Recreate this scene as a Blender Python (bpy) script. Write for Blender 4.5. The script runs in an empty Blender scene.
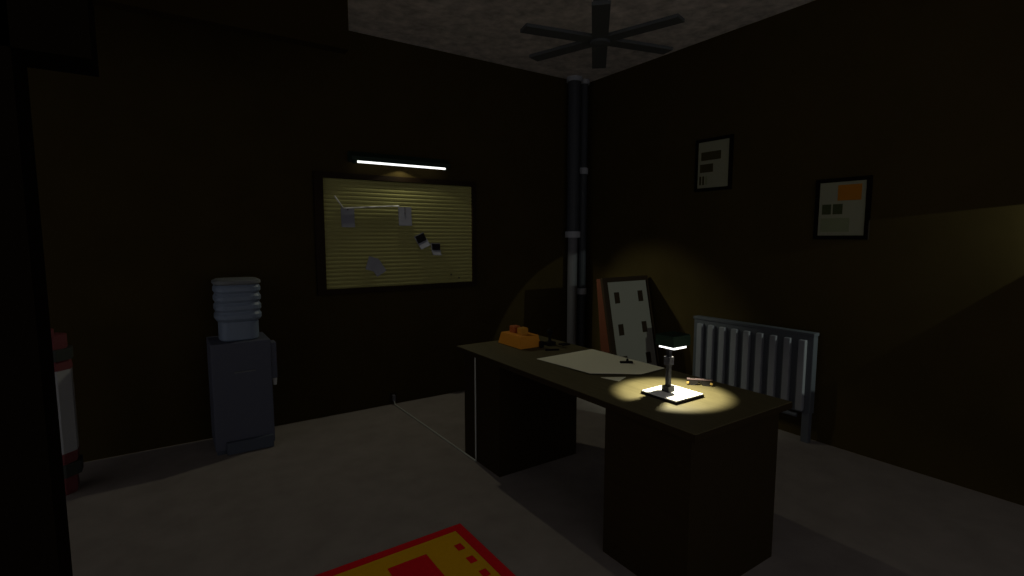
import bpy, bmesh, math
from mathutils import Vector, Matrix

S = bpy.context.scene
COL = S.collection
R = math.radians

# ---------------------------------------------------------------- camera
cd = bpy.data.cameras.new('camera')
cam = bpy.data.objects.new('camera', cd); COL.objects.link(cam)
cd.sensor_fit = 'HORIZONTAL'; cd.sensor_width = 36.0; cd.lens = 18.0
cd.clip_start = 0.02; cd.clip_end = 100
cam.location = (0, 0, 1.6)
cam.rotation_euler = (math.pi/2 - 0.099, 0, -0.594)
S.camera = cam

# ---------------------------------------------------------------- world, exposure
W = bpy.data.worlds.new('world'); S.world = W; W.use_nodes = True
wb = W.node_tree.nodes['Background']
wb.inputs['Color'].default_value = (1.0, 0.98, 1.0, 1); wb.inputs['Strength'].default_value = 0.25
S.view_settings.view_transform = 'Standard'; S.view_settings.look = 'None'
S.view_settings.exposure = 0.0; S.view_settings.gamma = 1.0
S.view_settings.use_curve_mapping = False

def spot(name, loc, direction, power, half_deg, blend, color, radius, soft_falloff=False):
    d = bpy.data.lights.new(name, 'SPOT'); d.energy = power; d.spot_size = 2*R(half_deg)
    d.spot_blend = blend; d.color = color; d.shadow_soft_size = radius
    if soft_falloff:                    # brightness falls off with distance, not with its square
        d.use_nodes = True; nt = d.node_tree
        f = nt.nodes.new('ShaderNodeLightFalloff'); f.inputs['Strength'].default_value = 1.0
        nt.links.new(f.outputs['Linear'], nt.nodes['Emission'].inputs['Strength'])
    o = bpy.data.objects.new(name, d); COL.objects.link(o)
    o.location = loc; o.rotation_euler = Vector(direction).to_track_quat('-Z', 'Y').to_euler()
    return o

XR, YB, ZC = 4.17, 4.625, 3.379        # right wall, back wall, ceiling
LAMP = (1.0, 0.97, 0.72)
BOARD_LIGHT = spot('board_lamp_light', (1.855, 4.547, 2.235), (0, 0.06, -1), 6.8, 69.5, 0.12, LAMP, 0.012, True)
# extra spot added beside the strip lamp to brighten the corner
CORNER_FILL = spot('corner_fill_light', (2.27, 4.500, 2.232), (1, -0.56, -0.93), 52, 23.5, 0.7, (0.93, 1.0, 0.80), 0.012)
DESK_LIGHT = spot('desk_lamp_light', (2.122, 1.671, 1.072), (0, 0, -1), 86, 50.5, 0.36, (1.0, 0.94, 0.66), 0.004, True)
_a = R(23.5)
WALL_LIGHT = spot('wall_lamp_light', (4.135, 0.281, 1.843), (0.03, math.cos(_a), -math.sin(_a)), 58.0, 18.5, 0.06, (0.86, 1.0, 0.85), 0.004)

# ---------------------------------------------------------------- materials
def mat(name, color, rough=0.85, metal=0.0, var=None, scale=8.0, detail=4.0, emit=None, bump=0.0, spec=0.3, stretch=None):
    m = bpy.data.materials.new(name); m.use_nodes = True
    nt = m.node_tree; b = nt.nodes['Principled BSDF']
    b.inputs['Base Color'].default_value = (*color, 1); b.inputs['Roughness'].default_value = rough
    b.inputs['Metallic'].default_value = metal; b.inputs['Specular IOR Level'].default_value = spec
    if var or bump:
        tc = nt.nodes.new('ShaderNodeTexCoord'); mp = nt.nodes.new('ShaderNodeMapping')
        nt.links.new(tc.outputs['Object'], mp.inputs['Vector'])
        if stretch: mp.inputs['Scale'].default_value = stretch
        n = nt.nodes.new('ShaderNodeTexNoise'); n.inputs['Scale'].default_value = scale
        n.inputs['Detail'].default_value = detail; n.inputs['Roughness'].default_value = 0.6
        nt.links.new(mp.outputs['Vector'], n.inputs['Vector'])
        if var:
            cr = nt.nodes.new('ShaderNodeValToRGB')
            cr.color_ramp.elements[0].position = 0.3; cr.color_ramp.elements[1].position = 0.7
            cr.color_ramp.elements[0].color = (*color, 1); cr.color_ramp.elements[1].color = (*var, 1)
            nt.links.new(n.outputs['Fac'], cr.inputs['Fac']); nt.links.new(cr.outputs['Color'], b.inputs['Base Color'])
        if bump:
            bp = nt.nodes.new('ShaderNodeBump'); bp.inputs['Strength'].default_value = bump
            bp.inputs['Distance'].default_value = 0.01
            nt.links.new(n.outputs['Fac'], bp.inputs['Height']); nt.links.new(bp.outputs['Normal'], b.inputs['Normal'])
    if emit:
        b.inputs['Emission Color'].default_value = (*color, 1); b.inputs['Emission Strength'].default_value = emit
    return m

M = {
 'wall':    mat('wall_paint', (0.036, 0.025, 0.0075), 0.95, var=(0.044, 0.031, 0.010), scale=3, spec=0.05),
 'floor':   mat('floor_carpet', (0.172, 0.150, 0.136), 0.95, var=(0.214, 0.188, 0.171), scale=5, detail=8, spec=0.05),
 'ceiling': mat('ceiling_plaster', (0.32, 0.29, 0.265), 0.95, var=(0.70, 0.635, 0.58), scale=9, detail=10, bump=0.3, spec=0.05),
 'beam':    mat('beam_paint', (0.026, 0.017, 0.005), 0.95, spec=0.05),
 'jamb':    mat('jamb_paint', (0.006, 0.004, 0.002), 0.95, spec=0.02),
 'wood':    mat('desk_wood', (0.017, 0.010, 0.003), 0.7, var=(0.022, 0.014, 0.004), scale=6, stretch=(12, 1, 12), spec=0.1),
 'top':     mat('desk_wood_lit', (0.080, 0.068, 0.033), 0.7, var=(0.104, 0.088, 0.043), scale=6, stretch=(12, 1, 12), spec=0.12),  # desk wood made lighter, lamplight on the top painted into its colour
 'frame':   mat('frame_wood', (0.018, 0.010, 0.004), 0.7, spec=0.1),
 'slat':    mat('board_slat', (0.32, 0.305, 0.115), 0.8, var=(0.35, 0.335, 0.13), scale=3, spec=0.05),
 'slatline':mat('board_slat_seam', (0.17, 0.17, 0.07), 0.8, spec=0.05),
 'paper':   mat('white_paper', (0.23, 0.235, 0.28), 0.9, spec=0.05),
 'sheet':   mat('cream_paper', (0.85, 0.84, 0.64), 0.9, spec=0.05),
 'white':   mat('page_white', (0.85, 0.85, 0.83), 0.9, spec=0.05),
 'black':   mat('black_plastic', (0.010, 0.009, 0.008), 0.8, spec=0.1),
 'ink':     mat('black_ink', (0.010, 0.009, 0.008), 0.8, spec=0.05),
 'photo':   mat('photo_dark', (0.012, 0.010, 0.012), 0.6, spec=0.1),
 'string':  mat('white_string', (0.35, 0.34, 0.32), 0.8, var=(1.0, 1.0, 0.98), scale=14, detail=0, spec=0.05),
 'pin':     mat('dark_pin', (0.06, 0.05, 0.025), 0.5),
 'green':   mat('dark_green_metal', (0.006, 0.022, 0.011), 0.6),
 'glow':    mat('lamp_glow', (1.0, 1.0, 0.97), 0.5, emit=1.6),
 'metal':   mat('grey_metal', (0.11, 0.11, 0.125), 0.6),
 'lampm':   mat('lamp_metal', (0.022, 0.022, 0.025), 0.7, spec=0.1),
 'lampn':   mat('lamp_neck_metal', (0.05, 0.05, 0.058), 0.8, spec=0.05),
 'rad':     mat('radiator_panel', (0.062, 0.067, 0.077), 0.6),
 'fin':     mat('radiator_fin', (0.17, 0.174, 0.19), 0.6),
 'pipe':    mat('pipe_metal', (0.035, 0.038, 0.045), 0.6),
 'pipeL':   mat('pipe_metal_light', (0.11, 0.11, 0.12), 0.6),
 'collar':  mat('pipe_collar', (0.30, 0.31, 0.34), 0.6),
 'fan':     mat('fan_paint', (0.048, 0.052, 0.054), 0.7),
 'cool':    mat('cooler_plastic', (0.078, 0.084, 0.115), 0.7),
 'coolD':   mat('cooler_tray', (0.060, 0.070, 0.095), 0.7),
 'bottle':  mat('bottle_blue', (0.18, 0.225, 0.30), 0.35, spec=0.2),
 'bottleT': mat('bottle_cap', (0.16, 0.17, 0.175), 0.6),
 'cup':     mat('paper_cup', (0.42, 0.42, 0.42), 0.8),
 'red':     mat('canister_red', (0.15, 0.035, 0.04), 0.7),
 'dark':    mat('canister_ring', (0.035, 0.04, 0.035), 0.7),
 'can':     mat('canister_white', (0.36, 0.37, 0.38), 0.6),
 'brown':   mat('red_brown_wood', (0.075, 0.022, 0.010), 0.7, spec=0.1),
 'panel':   mat('panel_face', (0.18, 0.17, 0.145), 0.85, spec=0.05),
 'orange':  mat('orange_plastic', (0.62, 0.24, 0.015), 0.6),
 'knobR':   mat('knob_red_orange', (0.40, 0.10, 0.02), 0.6),
 'knobY':   mat('knob_yellow_orange', (0.48, 0.22, 0.02), 0.6),
 'gold':    mat('gold_metal', (0.40, 0.27, 0.08), 0.5, metal=0.3),
 'rose':    mat('pinkish_frame', (0.10, 0.07, 0.075), 0.5),
 'rugR':    mat('rug_red', (0.52, 0.006, 0.012), 0.95, var=(0.58, 0.008, 0.016), scale=60, spec=0.05),
 'rugY':    mat('rug_yellow', (0.52, 0.27, 0.004), 0.95, var=(0.56, 0.30, 0.005), scale=60, spec=0.05),
 'posterframe': mat('poster_frame', (0.006, 0.004, 0.003), 0.8, spec=0.02),
 'postA':   mat('poster_paper', (0.21, 0.21, 0.145), 0.9, spec=0.05),
 'postO':   mat('poster_orange', (0.30, 0.115, 0.010), 0.9, spec=0.05),
 'postG':   mat('poster_green_block', (0.045, 0.052, 0.022), 0.9, spec=0.05),
 'postL':   mat('poster_pale_green', (0.16, 0.175, 0.10), 0.9, spec=0.05),
 'postK':   mat('poster_dark_block', (0.045, 0.038, 0.014), 0.9, spec=0.05),
 'cord':    mat('grey_cord', (0.34, 0.35, 0.31), 0.8),
}

# ---------------------------------------------------------------- helpers
def box(bm, a, b, bev=0.0):
    x0, y0, z0 = a; x1, y1, z1 = b
    r = bmesh.ops.create_cube(bm, size=1.0)
    vs = r['verts']
    for v in vs:
        v.co = Vector(((x0+x1)/2 + v.co.x*(x1-x0), (y0+y1)/2 + v.co.y*(y1-y0), (z0+z1)/2 + v.co.z*(z1-z0)))
    if bev:
        es = list({e for v in vs for e in v.link_edges})
        bmesh.ops.bevel(bm, geom=es, offset=bev, segments=2, affect='EDGES', profile=0.6)
    return vs

def tube(bm, p, q, r, seg=12, r2=None):
    p, q = Vector(p), Vector(q); d = q-p
    rr = bmesh.ops.create_cone(bm, cap_ends=True, segments=seg, radius1=r, radius2=r if r2 is None else r2, depth=d.length)
    mt = Matrix.Translation((p+q)/2) @ d.to_track_quat('Z', 'Y').to_matrix().to_4x4()
    bmesh.ops.transform(bm, matrix=mt, verts=rr['verts'])
    return rr['verts']

def prism(bm, pts, ax, a, b):
    # polygon pts (two coordinates) extruded along axis ax from a to b
    def P(p, t):
        c = list(p); c.insert(ax, t); return Vector(c)
    v0 = [bm.verts.new(P(p, a)) for p in pts]; v1 = [bm.verts.new(P(p, b)) for p in pts]
    bm.faces.new(v0); bm.faces.new(v1); n = len(pts)
    for i in range(n):
        bm.faces.new((v0[i], v0[(i+1) % n], v1[(i+1) % n], v1[i]))
    bmesh.ops.recalc_face_normals(bm, faces=bm.faces)
    return v0+v1

def lathe(bm, prof, seg=24, power=1.0, rot=0.0):
    # prof: (radius, z); power < 1 squares the section off
    rings = []
    for r, z in prof:
        ring = []
        for k in range(seg):
            t = 2*math.pi*(k+0.5)/seg + rot
            c, s = math.cos(t), math.sin(t)
            ring.append(bm.verts.new((r*math.copysign(abs(c)**power, c), r*math.copysign(abs(s)**power, s), z)))
        rings.append(ring)
    for a, b in zip(rings, rings[1:]):
        for k in range(seg):
            bm.faces.new((a[k], a[(k+1) % seg], b[(k+1) % seg], b[k]))
    bm.faces.new(rings[0][::-1]); bm.faces.new(rings[-1])
    return [v for r in rings for v in r]

def obj(name, build, m, parent=None, loc=None, smooth=False):
    bm = bmesh.new(); build(bm)
    me = bpy.data.meshes.new(name); bm.to_mesh(me); bm.free()
    me.materials.append(m)
    if smooth:
        for p in me.polygons: p.use_smooth = True
    o = bpy.data.objects.new(name, me); COL.objects.link(o)
    if loc is not None: o.location = loc
    if parent is not None: o.parent = parent
    return o

def thing(name, label, cat, loc, rz=0.0, group=None):
    o = bpy.data.objects.new(name, None); COL.objects.link(o); o.empty_display_size = 0.1
    o.location = loc; o.rotation_euler = (0, 0, rz); o['label'] = label; o['category'] = cat
    if group: o['group'] = group
    return o

def tag(o, label, cat, group=None):
    o['label'] = label; o['category'] = cat
    if group: o['group'] = group
    return o

def struct(name, build, m, parent=None):
    o = obj(name, build, m, parent)
    if parent is None: o['kind'] = 'structure'
    return o

# ---------------------------------------------------------------- room shell
struct('floor', lambda b: box(b, (-3.2, -1.6, -0.10), (XR+0.12, YB+0.12, 0.0)), M['floor'])
struct('ceiling', lambda b: box(b, (-3.2, -1.6, ZC), (XR+0.12, YB+0.12, ZC+0.10)), M['ceiling'])
struct('wall_back', lambda b: box(b, (-3.2, YB, 0.0), (XR, YB+0.12, ZC)), M['wall'])
struct('wall_right', lambda b: box(b, (XR, -1.6, 0.0), (XR+0.12, YB+0.12, ZC)), M['wall'])
# end of the near left partition, and the dark beams over the opening it leaves
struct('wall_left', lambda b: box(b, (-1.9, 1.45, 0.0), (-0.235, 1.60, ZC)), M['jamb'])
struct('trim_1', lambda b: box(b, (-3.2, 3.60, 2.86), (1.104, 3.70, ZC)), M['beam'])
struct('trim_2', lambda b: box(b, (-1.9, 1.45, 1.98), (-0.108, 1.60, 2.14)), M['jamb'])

# ---------------------------------------------------------------- desk
DT = 0.80
desk = thing('desk', 'long brown wooden desk on two box pedestals in the middle of the room', 'desk', (2.12, 2.28, 0))
def D(f):   # world coordinates -> desk coordinates
    def g(b):
        f(b); bmesh.ops.translate(b, verts=b.verts, vec=(-2.12, -2.28, 0))
    return g
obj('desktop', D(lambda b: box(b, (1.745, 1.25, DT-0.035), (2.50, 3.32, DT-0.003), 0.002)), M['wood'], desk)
obj('desktop_lit', D(lambda b: box(b, (1.747, 1.252, DT-0.003), (2.498, 3.318, DT))), M['top'], desk)['label'] = 'olive-brown top surface with lamplight painted in'  # thin layer of the same desktop, carries the painted lamplight
for y0, y1 in ((1.285, 1.79), (2.77, 3.245)):
    p = obj('pedestal', D(lambda b: (box(b, (1.77, y0, 0.0), (2.445, y1, DT-0.035)))), M['wood'], desk)
    for k in range(3):
        z0 = 0.06 + k*0.235
        dr = obj('drawer', D(lambda b: box(b, (2.445, y0+0.03, z0), (2.460, y1-0.03, z0+0.215), 0.003)), M['wood'], p)
        obj('handle', D(lambda b: box(b, (2.460, (y0+y1)/2-0.06, z0+0.10), (2.478, (y0+y1)/2+0.06, z0+0.115), 0.003)), M['metal'], dr)

# ---------------------------------------------------------------- desk lamp
LX, LY, LZ = 2.085, 1.666, DT+0.018
lamp = thing('desk_lamp', 'square dark green desk lamp glowing over the notebook on the desk', 'lamp', (LX, LY, LZ))
obj('lamp_base', lambda b: box(b, (-0.024, -0.022, 0), (0.024, 0.022, 0.030), 0.002), M['lampm'], lamp)
obj('lamp_stem', lambda b: box(b, (-0.011, -0.010, 0.030), (0.011, 0.010, 0.258), 0.001), M['lampm'], lamp)
obj('lamp_neck', lambda b: box(b, (-0.019, -0.018, 0.138), (0.019, 0.018, 0.180), 0.003), M['lampn'], lamp)
HC, HX, HY = (0.034, 0.006), 0.066, 0.057          # middle and half size of the shade
def ring(b, hx, hy, t, z0, z1):
    cx, cy = HC
    box(b, (cx-hx, cy-hy, z0), (cx-hx+t, cy+hy, z1)); box(b, (cx+hx-t, cy-hy, z0), (cx+hx, cy+hy, z1))
    box(b, (cx-hx+t, cy-hy, z0), (cx+hx-t, cy-hy+t, z1)); box(b, (cx-hx+t, cy+hy-t, z0), (cx+hx-t, cy+hy, z1))
def shade(b):
    ring(b, HX, HY, 0.010, 0.236, 0.280)
    box(b, (HC[0]-HX, HC[1]-HY, 0.280), (HC[0]+HX, HC[1]+HY, 0.292), 0.003)
obj('lamp_shade', shade, M['green'], lamp)
obj('light_panel', lambda b: ring(b, 0.048, 0.047, 0.005, 0.222, 0.238), M['glow'], lamp)['label'] = 'glowing white square light panel'

# ---------------------------------------------------------------- notebook on the desk
nb = thing('notebook', 'white notebook with black cover lying under the desk lamp', 'notebook', (2.092, 1.645, DT))
obj('cover', lambda b: box(b, (-0.108, -0.111, 0), (0.108, 0.111, 0.013), 0.002), M['black'], nb)
pg = obj('page', lambda b: box(b, (-0.104, -0.107, 0.013), (0.104, 0.107, 0.018)), M['white'], nb)
obj('pen_mark', lambda b: prism(b, [(0.050, -0.012), (0.050, -0.050), (0.086, -0.050), (0.086, -0.044), (0.056, -0.044), (0.056, -0.012)], 2, 0.018, 0.0186), M['ink'], pg)
obj('pen_mark', lambda b: box(b, (0.044, 0.030, 0.018), (0.075, 0.036, 0.0186)), M['ink'], pg)

# ---------------------------------------------------------------- things on the desk
def big_sheet(b):
    pts = [(1.985, 2.650), (2.490, 2.665), (2.485, 2.015), (2.245, 1.985), (2.010, 2.165)]
    pts = [(x-2.25, y-2.35) for x, y in pts]
    zz = [0.002, 0.002, 0.004, 0.010, 0.010]
    lo = [b.verts.new((x, y, z)) for (x, y), z in zip(pts, zz)]
    hi = [b.verts.new((x, y, z+0.002)) for (x, y), z in zip(pts, zz)]
    b.faces.new(lo[::-1]); b.faces.new(hi)
    for i in range(5): b.faces.new((lo[i], lo[(i+1) % 5], hi[(i+1) % 5], hi[i]))
tag(obj('paper_sheet', big_sheet, M['sheet'], loc=(2.25, 2.35, DT)), 'large pale paper sheet with a turned corner spread across the desk', 'paper')
tag(obj('note_paper', lambda b: prism(b, [(-0.05, 0.06), (0.075, -0.015), (-0.02, -0.05)], 2, 0, 0.002), M['sheet'], loc=(2.075, 2.03, DT)),
    'small paper scrap poking out under the near corner of the large sheet', 'paper')

pw = thing('paperweight', 'small black knobbed weight standing on the large paper sheet', 'paperweight', (2.375, 2.225, DT+0.006), R(-35))
obj('base', lambda b: box(b, (-0.040, -0.012, 0), (0.040, 0.012, 0.014), 0.003), M['black'], pw)
obj('knob', lambda b: tube(b, (0.006, 0, 0.014), (0.006, 0, 0.030), 0.009, 10, 0.006), M['black'], pw)

# squat orange box with two blocky knobs
tx, ty = 2.150, 3.085
tray = thing('stationery_box', 'squat orange box with two blocky knobs near the far left desk corner', 'box', (tx, ty, DT))
def taper(b, a0, a1, z0, z1, c0=(0, 0), c1=(0, 0)):
    lo = [b.verts.new((c0[0]+sx*a0[0], c0[1]+sy*a0[1], z0)) for sx, sy in ((-1, -1), (1, -1), (1, 1), (-1, 1))]
    hi = [b.verts.new((c1[0]+sx*a1[0], c1[1]+sy*a1[1], z1)) for sx, sy in ((-1, -1), (1, -1), (1, 1), (-1, 1))]
    b.faces.new(lo[::-1]); b.faces.new(hi)
    for k in range(4): b.faces.new((lo[k], lo[(k+1) % 4], hi[(k+1) % 4], hi[k]))
    bmesh.ops.recalc_face_normals(b, faces=b.faces)
obj('box_body', lambda b: taper(b, (0.092, 0.150), (0.080, 0.125), 0.004, 0.088), M['orange'], tray)
obj('base_plate', lambda b: box(b, (-0.088, -0.148, 0.0), (0.100, 0.148, 0.006)), M['black'], tray)
for y, m, lb in ((0.058, M['knobR'], 'reddish orange knob'), (-0.042, M['knobY'], 'yellowish orange knob')):
    obj('knob', lambda b: (box(b, (-0.030, y-0.032, 0.086), (0.030, y+0.032, 0.138), 0.008)), m, tray)['label'] = lb
obj('foot', lambda b: box(b, (0.070, -0.172, 0.0), (0.100, -0.147, 0.045), 0.003), M['black'], tray)

st = thing('rubber_stamp', 'upright black stamp with round knob right of the orange box', 'stamp', (2.335, 2.955, DT))
obj('base', lambda b: box(b, (-0.038, -0.028, 0), (0.038, 0.028, 0.026), 0.004), M['black'], st)
obj('handle', lambda b: lathe(b, [(0.016, 0.026), (0.010, 0.040), (0.012, 0.078), (0.023, 0.092), (0.023, 0.110), (0.012, 0.122)], 12), M['black'], st)
tag(obj('ink_pad', lambda b: box(b, (-0.035, -0.028, 0), (0.035, 0.028, 0.010), 0.003), M['ink'], loc=(2.43, 2.90, DT)),
    'flat dark ink pad lying right of the black stamp', 'ink pad')
tag(obj('pen', lambda b: tube(b, (-0.05, 0, 0.006), (0.05, 0.0, 0.006), 0.006, 8), M['ink'], loc=(2.235, 2.80, DT)),
    'short dark pen lying between orange box and large sheet', 'pen').rotation_euler = (0, 0, R(-25))

gl = thing('eyeglasses', 'folded dark spectacles with small gold hinges near the lit notebook', 'glasses', (2.355, 1.675, DT), R(-50))
def rim(b, cx):
    seg = 14
    for k in range(seg):
        t0, t1 = 2*math.pi*k/seg, 2*math.pi*(k+1)/seg
        tube(b, (cx+0.028*math.cos(t0), 0.0, 0.020+0.018*math.sin(t0)), (cx+0.028*math.cos(t1), 0.0, 0.020+0.018*math.sin(t1)), 0.0035, 6)
for cx in (-0.036, 0.036):
    rm = obj('rim', lambda b: rim(b, cx), M['black'], gl)
    obj('lens', lambda b: prism(b, [(cx+0.026*math.cos(k*math.pi/7), 0.020+0.016*math.sin(k*math.pi/7)) for k in range(14)], 1, -0.001, 0.001), M['black'], rm)
obj('brow_bar', lambda b: tube(b, (-0.064, 0, 0.034), (0.064, 0, 0.034), 0.005, 6), M['rose'], gl)['label'] = 'pinkish brow bar'
for sx in (-1, 1):
    ar = obj('arm', lambda b: tube(b, (sx*0.064, 0, 0.026), (-sx*0.035, 0.030+0.012*sx, 0.004), 0.0024, 6), M['black'], gl)
    obj('hinge', lambda b: box(b, (sx*0.060-0.006, -0.010, 0.010), (sx*0.060+0.006, 0.002, 0.020), 0.001), M['gold'], ar)['label'] = 'small gold hinge'

# ---------------------------------------------------------------- power cord and plug
def path_tube(b, pts, r):
    for p, q in zip(pts, pts[1:]): tube(b, p, q, r, 8)
tag(obj('power_cord', lambda b: path_tube(b, [(1.738, 4.590, 0.050), (1.738, 4.570, 0.008), (1.750, 3.9, 0.007), (1.757, 3.063, 0.007), (1.757, 3.063, DT-0.037)], 0.0055), M['cord']),
    'thin grey cord running across the floor and up the desk', 'cord')
pl = thing('wall_socket', 'small grey wall socket low on the back wall with a plug', 'socket', (1.738, YB, 0.065))
obj('socket_plate', lambda b: box(b, (-0.035, -0.010, -0.045), (0.035, 0, 0.045), 0.003), M['wood'], pl)
obj('plug', lambda b: box(b, (-0.012, -0.045, -0.030), (0.012, -0.010, 0.030), 0.004), M['metal'], pl)

# ---------------------------------------------------------------- notice board
bd = thing('notice_board', 'yellowish ribbed notice board in a dark frame on the back wall', 'board', (1.878, YB, 1.627))
bx, bz = 0.731, 0.484
def ribs(b):
    # horizontal rounded slats across the whole face
    n = 27; h = 2*bz/n; prof = []
    for k in range(n):
        z = -bz + k*h
        prof += [(z+0.04*h, -0.020), (z+0.22*h, -0.025), (z+0.62*h, -0.026), (z+0.90*h, -0.020)]
    pts = [(-0.010, -bz)] + [(y, z) for z, y in prof] + [(-0.010, bz)]
    prism(b, pts, 0, -bx, bx)
obj('board_panel', ribs, M['slat'], bd)
def bframe(b):
    w = 0.075
    box(b, (-bx-w, -0.045, -bz-w*0.6), (-bx, 0, bz+w*0.6)); box(b, (bx, -0.045, -bz-w*0.6), (bx+w*0.6, 0, bz+w*0.6))
    box(b, (-bx, -0.045, bz), (bx, 0, bz+w*0.6)); box(b, (-bx, -0.045, -bz-w*0.6), (bx, 0, -bz))
obj('board_frame', bframe, M['frame'], bd)

YP = YB-0.027
def on_board(name, label, cat, cx, cz, w, h, rot, m, grp, curl=0.012, parts=None):
    o = thing(name, label, cat, (cx, YP, cz), 0, grp); o.rotation_euler = (0, R(rot), 0)
    def sheet(b):
        n = 5
        f = []; k_ = []
        for i in range(n+1):
            z = h/2 - h*i/n; y = -0.001 - curl*(i/n)**2
            f.append([b.verts.new((-w/2, y, z)), b.verts.new((w/2, y, z))])
            k_.append([b.verts.new((-w/2, y-0.0015, z)), b.verts.new((w/2, y-0.0015, z))])
        for i in range(n):
            b.faces.new((f[i][0], f[i][1], f[i+1][1], f[i+1][0])); b.faces.new((k_[i][1], k_[i][0], k_[i+1][0], k_[i+1][1]))
            b.faces.new((f[i][0], f[i+1][0], k_[i+1][0], k_[i][0])); b.faces.new((f[i][1], k_[i][1], k_[i+1][1], f[i+1][1]))
        b.faces.new((f[0][0], k_[0][0], k_[0][1], f[0][1])); b.faces.new((f[n][0], f[n][1], k_[n][1], k_[n][0]))
        bmesh.ops.recalc_face_normals(b, faces=b.faces)
    p = obj('sheet', sheet, m, o)
    if parts: parts(o)
    return o
grp = 'papers pinned to the notice board'
def pinned(o):
    obj('pin', lambda b: tube(b, (0, -0.004, 0.07), (0, -0.016, 0.07), 0.006, 8), M['pin'], o)
on_board('note_paper', 'upright white paper under the left bend of the white string', 'paper', 1.352, 1.772, 0.118, 0.170, 0, M['paper'], grp, parts=pinned)
def clipped(o):
    obj('clip', lambda b: box(b, (-0.004, -0.012, 0.02), (0.004, -0.002, 0.085)), M['metal'], o)
on_board('note_paper', 'upright white paper at the right end of the white string', 'paper', 1.887, 1.795, 0.130, 0.175, 0, M['paper'], grp, parts=clipped)
on_board('note_paper', 'tilted white paper low on the board, the one behind and to the left', 'paper', 1.560, 1.355, 0.095, 0.125, 18, M['paper'], grp, curl=0.006)
on_board('note_paper', 'tilted white paper low on the board, lying over the other one', 'paper', 1.612, 1.315, 0.105, 0.120, -32, M['paper'], grp, curl=0.010).location.y -= 0.010
gp = 'instant photos on the notice board'
def picture(w, h):
    def f(o): obj('picture', lambda b: box(b, (-w*0.42, -0.026, -h*0.06), (w*0.42, -0.009, h*0.46)), M['photo'], o)
    return f
on_board('instant_photo', 'tilted dark instant photo, the left and higher of two', 'photo', 2.050, 1.565, 0.105, 0.135, -24, M['paper'], gp, curl=0.045, parts=picture(0.105, 0.135))
on_board('instant_photo', 'upright dark instant photo, the right and lower of two', 'photo', 2.197, 1.482, 0.095, 0.115, 2, M['paper'], gp, curl=0.045, parts=picture(0.095, 0.115))
tag(obj('string', lambda b: path_tube(b, [(1.240, YP-0.012, 1.958), (1.312, YP-0.018, 1.852), (1.60, YP-0.016, 1.874), (1.825, YP-0.014, 1.888)], 0.0065), M['string']),
    'white string pinned in a bend across the upper left board', 'string')
for x, z, lb in ((2.362, 1.226, 'dark push pin low in the right corner of the board, the higher one'), (2.450, 1.190, 'dark push pin low in the right corner of the board, the lower one')):
    o = obj('push_pin', lambda b: (tube(b, (0, 0, 0), (0, -0.012, 0), 0.004, 8), tube(b, (0, -0.012, 0), (0, -0.018, 0), 0.009, 8)), M['pin'], loc=(x, YP+0.002, z))
    tag(o, lb, 'pin', 'push pins on the notice board')

# ---------------------------------------------------------------- lamp over the board
bl = thing('picture_light', 'long dark green strip lamp glowing above the notice board', 'lamp', (1.852, YB, 2.262))
obj('housing', lambda b: prism(b, [(0.0, -0.02), (0.0, 0.085), (-0.055, 0.085), (-0.115, 0.040), (-0.115, 0.002), (0.0, 0.002)][1:], 0, -0.475, 0.475), M['green'], bl)
obj('glowing_tube', lambda b: tube(b, (-0.425, -0.104, -0.007), (0.425, -0.104, -0.007), 0.0095, 10), M['glow'], bl)['label'] = 'glowing white tube'
for sx in (-0.44, 0.44):
    obj('end_cap', lambda b: box(b, (sx-0.012, -0.115, -0.02), (sx+0.012, -0.06, 0.004)), M['green'], bl)

# small spotlight on the right wall, just outside the picture
wl = thing('wall_spotlight', 'small dark spotlight on the right wall throwing a wedge of light', 'lamp', (XR, 0.281, 1.843))
obj('wall_plate', lambda b: box(b, (-0.012, -0.10, -0.035), (0, -0.035, 0.035), 0.002), M['green'], wl)
obj('lamp_head', lambda b: tube(b, (-0.034, -0.090, 0.038), (-0.034, -0.012, 0.006), 0.022, 12), M['green'], wl)

# ---------------------------------------------------------------- framed posters on the right wall
def poster(label, y0, y1, z0, z1, blocks, mpaper, grp='framed posters on the right wall'):
    cy, cz = (y0+y1)/2, (z0+z1)/2; w, h = (y1-y0)/2, (z1-z0)/2
    o = thing('framed_poster', label, 'poster', (XR, cy, cz), 0, grp)
    def fr(b):
        t = 0.028
        box(b, (-0.022, -w-t, -h-t), (0, -w, h+t)); box(b, (-0.022, w, -h-t), (0, w+t, h+t))
        box(b, (-0.022, -w, h), (0, w, h+t)); box(b, (-0.022, -w, -h-t), (0, w, -h))
    obj('frame', fr, M['posterframe'], o)
    p = obj('print', lambda b: box(b, (-0.014, -w, -h), (0, w, h)), mpaper, o)
    # blocks: u from the left edge as seen, v from the top
    for u0, u1, v0, v1, m in blocks:
        obj('printed_block', lambda b: box(b, (-0.0155, w-2*w*u1, h-2*h*v1), (-0.014, w-2*w*u0, h-2*h*v0)), m, p)
poster('small framed poster with two dark bars, the left one on the wall', 2.738, 3.056, 2.050, 2.466,
       [(0.10, 0.74, 0.22, 0.40, M['postK']), (0.07, 0.50, 0.48, 0.66, M['postK']),
        (0.06, 0.12, 0.74, 0.93, M['postK']), (0.16, 0.22, 0.74, 0.93, M['postK']), (0.26, 0.32, 0.74, 0.93, M['postL'])], M['postA'])
poster('framed poster with an orange block, the right one on the wall', 1.646, 1.962, 1.612, 2.006,
       [(0.40, 0.90, 0.06, 0.35, M['postO']), (0.07, 0.27, 0.41, 0.60, M['postG']), (0.31, 0.52, 0.41, 0.60, M['postG']),
        (0.05, 0.68, 0.67, 0.93, M['postL'])], M['postA'])

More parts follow.
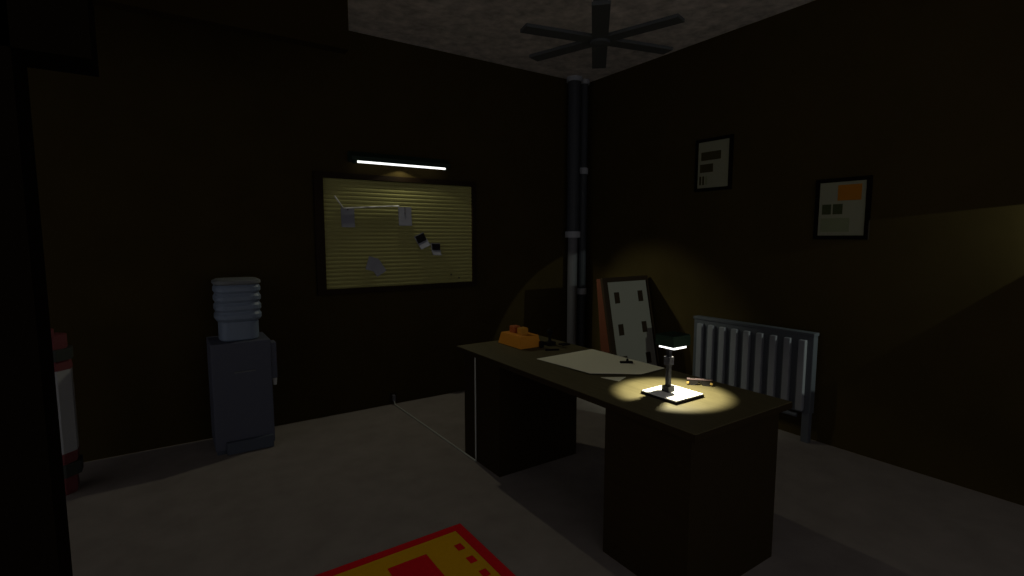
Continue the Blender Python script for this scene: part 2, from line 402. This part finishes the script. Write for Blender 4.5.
# ---------------------------------------------------------------- radiator
rd = thing('radiator', 'grey ribbed panel radiator on the right wall behind the desk', 'radiator', (XR, 2.40, 0))
obj('panel', lambda b: box(b, (-0.115, -0.505, 0.235), (-0.050, 0.565, 0.865), 0.006), M['rad'], rd)
obj('top_grille', lambda b: box(b, (-0.125, -0.510, 0.845), (-0.045, 0.570, 0.870), 0.004), M['rad'], rd)
for k in range(9):
    y = 0.484 - k*0.1145
    obj('fin', lambda b: box(b, (-0.150, y-0.026, 0.255), (-0.110, y+0.026, 0.812), 0.007), M['fin'], rd)
obj('supply_pipe', lambda b: (tube(b, (-0.10, -0.40, 0.20), (-0.10, 0.5, 0.20), 0.018, 10)), M['rad'], rd)
for y in (-0.470, 0.53):
    obj('foot', lambda b: box(b, (-0.110, y-0.028, 0.0), (-0.060, y+0.028, 0.24), 0.004), M['rad'], rd)
for y in (-0.35, 0.35):
    obj('bracket', lambda b: box(b, (-0.052, y-0.02, 0.60), (-0.001, y+0.02, 0.64)), M['rad'], rd)

# ---------------------------------------------------------------- leaning slotted panel
lp = thing('leaning_panel', 'pale slotted panel with red-brown sides leaning behind the desk', 'panel', (3.492, 3.357, 0))
th = math.atan2(0.21, 1.0)
def front(z): return 0.21*z          # y of the leaning face at height z
obj('case', lambda b: prism(b, [(0.030, 0.0), (0.20, 0.0), (0.335, 1.190), (front(1.190)+0.030, 1.190)], 0, 0.002, 0.640), M['brown'], lp)
def lrect(b, x0, x1, z0, z1, d0, d1):
    n = Vector((0, -math.cos(th), math.sin(th)))
    vs = []
    for d in (d0, d1):
        for x, z in ((x0, z0), (x1, z0), (x1, z1), (x0, z1)):
            vs.append(b.verts.new(Vector((x, front(z)+0.03, z)) + n*d))
    a, c = vs[:4], vs[4:]
    b.faces.new(a[::-1]); b.faces.new(c)
    for i in range(4): b.faces.new((a[i], a[(i+1) % 4], c[(i+1) % 4], c[i]))
    bmesh.ops.recalc_face_normals(b, faces=b.faces)
def lfr(b):
    lrect(b, 0.0, 0.062, 0.02, 1.200, 0.0, 0.030); lrect(b, 0.618, 0.643, 0.02, 1.200, 0.0, 0.030)
    lrect(b, 0.062, 0.618, 1.155, 1.200, 0.0, 0.030); lrect(b, 0.062, 0.618, 0.02, 0.05, 0.0, 0.030)
obj('frame', lfr, M['frame'], lp)
fc = obj('face', lambda b: lrect(b, 0.062, 0.618, 0.05, 1.155, 0.0, 0.016), M['panel'], lp)
for z in (1.000, 0.690, 0.382):
    for x in (0.178, 0.512):
        obj('slot', lambda b: lrect(b, x-0.034, x+0.034, z-0.054, z+0.054, 0.016, 0.019), M['frame'], fc)

# ---------------------------------------------------------------- pipes in the corner
p1 = thing('drain_pipe', 'thick vertical pipe in the corner with a lighter lower half', 'pipe', (3.905, 4.53, 0), 0, 'pipes in the corner')
obj('upper_pipe', lambda b: tube(b, (0, 0, 1.62), (0, 0, ZC), 0.072, 16), M['pipe'], p1)
obj('lower_pipe', lambda b: tube(b, (0, 0, 0.0), (0, 0, 1.62), 0.056, 16), M['pipeL'], p1)['label'] = 'lighter grey lower pipe'
obj('collar', lambda b: tube(b, (0, 0, 1.595), (0, 0, 1.665), 0.090, 16), M['collar'], p1)
obj('flange', lambda b: tube(b, (0, 0, ZC-0.05), (0, 0, ZC-0.001), 0.088, 16), M['collar'], p1)
p2 = thing('water_pipe', 'thinner dark vertical pipe in the corner with two grey clamps', 'pipe', (4.060, 4.545, 0), 0, 'pipes in the corner')
obj('pipe_run', lambda b: tube(b, (0, 0, 0), (0, 0, ZC), 0.050, 14), M['pipe'], p2)
for z in (0.965, 2.36):
    obj('clamp', lambda b: (tube(b, (0, 0, z-0.035), (0, 0, z+0.035), 0.062, 14), box(b, (-0.02, 0.03, z-0.03), (0.02, 0.08, z+0.03))), M['collar'], p2)
obj('flange', lambda b: tube(b, (0, 0, ZC-0.05), (0, 0, ZC-0.001), 0.064, 14), M['collar'], p2)

# ---------------------------------------------------------------- ceiling fan
fan = thing('ceiling_fan', 'dark grey six-bladed ceiling fan hanging from a short rod', 'ceiling fan', (2.240, 2.370, 2.78))
obj('rod', lambda b: (tube(b, (0, 0, 0.03), (0, 0, ZC-2.78), 0.045, 12), tube(b, (0, 0, ZC-2.78-0.05), (0, 0, ZC-2.78), 0.07, 16, 0.08)), M['fan'], fan)
obj('hub', lambda b: lathe(b, [(0.03, -0.030), (0.060, -0.022), (0.066, 0.02), (0.045, 0.05)], 20), M['fan'], fan)
for k in range(6):
    a = R(47 + 60*k)
    def blade(b):
        vs = box(b, (0.04, -0.048, -0.008), (0.500, 0.048, 0.012), 0.003)
        bmesh.ops.rotate(b, verts=b.verts, cent=(0, 0, 0), matrix=Matrix.Rotation(R(1), 3, 'X'))
        bmesh.ops.rotate(b, verts=b.verts, cent=(0, 0, 0), matrix=Matrix.Rotation(a, 3, 'Z'))
    obj('blade', blade, M['fan'], fan)

# ---------------------------------------------------------------- water cooler
wc = thing('water_cooler', 'dark blue-grey water cooler standing against the back wall', 'water cooler', (0.425, 4.385, 0))
obj('body', lambda b: box(b, (-0.200, -0.185, 0.03), (0.200, 0.20, 0.828), 0.008), M['cool'], wc)
obj('plinth', lambda b: box(b, (-0.190, -0.170, 0), (0.190, 0.19, 0.03)), M['coolD'], wc)
obj('drip_tray', lambda b: box(b, (-0.130, -0.225, 0.004), (0.185, -0.185, 0.095), 0.005), M['coolD'], wc)
obj('ledge', lambda b: box(b, (-0.055, -0.197, 0.603), (0.085, -0.185, 0.612)), M['bottleT'], wc)['label'] = 'thin pale ledge'
cd_ = obj('cup_dispenser', lambda b: box(b, (0.200, -0.17, 0.52), (0.240, -0.06, 0.800), 0.006), M['cool'], wc)
obj('paper_cup', lambda b: tube(b, (0.222, -0.15, 0.465), (0.222, -0.15, 0.52), 0.012, 10, 0.017), M['cup'], cd_)
wbt = thing('water_bottle', 'blue ribbed water bottle sitting on top of the water cooler', 'bottle', (0.432, 4.385, 0.830))
prof = [(0.125, 0.0), (0.135, 0.01), (0.135, 0.135), (0.132, 0.145)]
for k in range(4):
    z = 0.150 + k*0.068
    prof += [(0.146, z), (0.158, z+0.018), (0.158, z+0.045), (0.147, z+0.062)]
prof += [(0.150, 0.425), (0.150, 0.430)]
obj('bottle_body', lambda b: lathe(b, prof, 32, 0.55), M['bottle'], wbt)
obj('bottle_end', lambda b: lathe(b, [(0.150, 0.418), (0.162, 0.428), (0.160, 0.448), (0.140, 0.458)], 32, 0.55), M['bottleT'], wbt)

# ---------------------------------------------------------------- canister at the left
cn = thing('canister', 'white canister with dark red ends standing behind the left partition', 'canister', (-0.625, 4.15, 0))
obj('body', lambda b: lathe(b, [(0.105, 0.27), (0.105, 0.79)], 8), M['can'], cn)
obj('red_end', lambda b: lathe(b, [(0.085, 0.0), (0.090, 0.02), (0.090, 0.12), (0.080, 0.12)], 8), M['red'], cn)['label'] = 'dark red foot'
obj('ring', lambda b: lathe(b, [(0.118, 0.12), (0.118, 0.20)], 8), M['dark'], cn)
obj('band', lambda b: lathe(b, [(0.100, 0.20), (0.108, 0.27)], 8), M['red'], cn)['label'] = 'dark red band'
obj('band', lambda b: lathe(b, [(0.108, 0.79), (0.100, 0.85)], 8), M['red'], cn)['label'] = 'dark red band'
obj('ring', lambda b: lathe(b, [(0.115, 0.85), (0.115, 0.92)], 8), M['dark'], cn)
obj('red_end', lambda b: lathe(b, [(0.090, 0.92), (0.090, 1.00), (0.080, 1.005)], 8), M['red'], cn)['label'] = 'dark red cap'
obj('knob', lambda b: lathe(b, [(0.03, 1.005), (0.03, 1.04)], 8), M['red'], cn)

# ---------------------------------------------------------------- rug
rg = thing('rug', 'red bordered yellow rug with red squares on the floor', 'rug', (0.408, 1.612, 0), R(0.6))
# spans x -0.50..1.29, y 0.83..2.42
obj('border', lambda b: box(b, (-0.90, -0.79, 0), (0.883, 0.797, 0.006)), M['rugR'], rg)
obj('field', lambda b: box(b, (-0.84, -0.73, 0.006), (0.823, 0.740, 0.009)), M['rugY'], rg)['label'] = 'yellow field'
for x0 in (0.400, -0.10, -0.60):
    obj('square', lambda b: box(b, (x0, 0.435, 0.009), (x0+0.203, 0.642, 0.011)), M['rugR'], rg)['label'] = 'red square'
for k in range(10):
    y = 0.600 - k*0.124
    obj('dot', lambda b: box(b, (0.752, y-0.026, 0.009), (0.790, y+0.026, 0.011)), M['rugR'], rg)['label'] = 'small dark red dot'
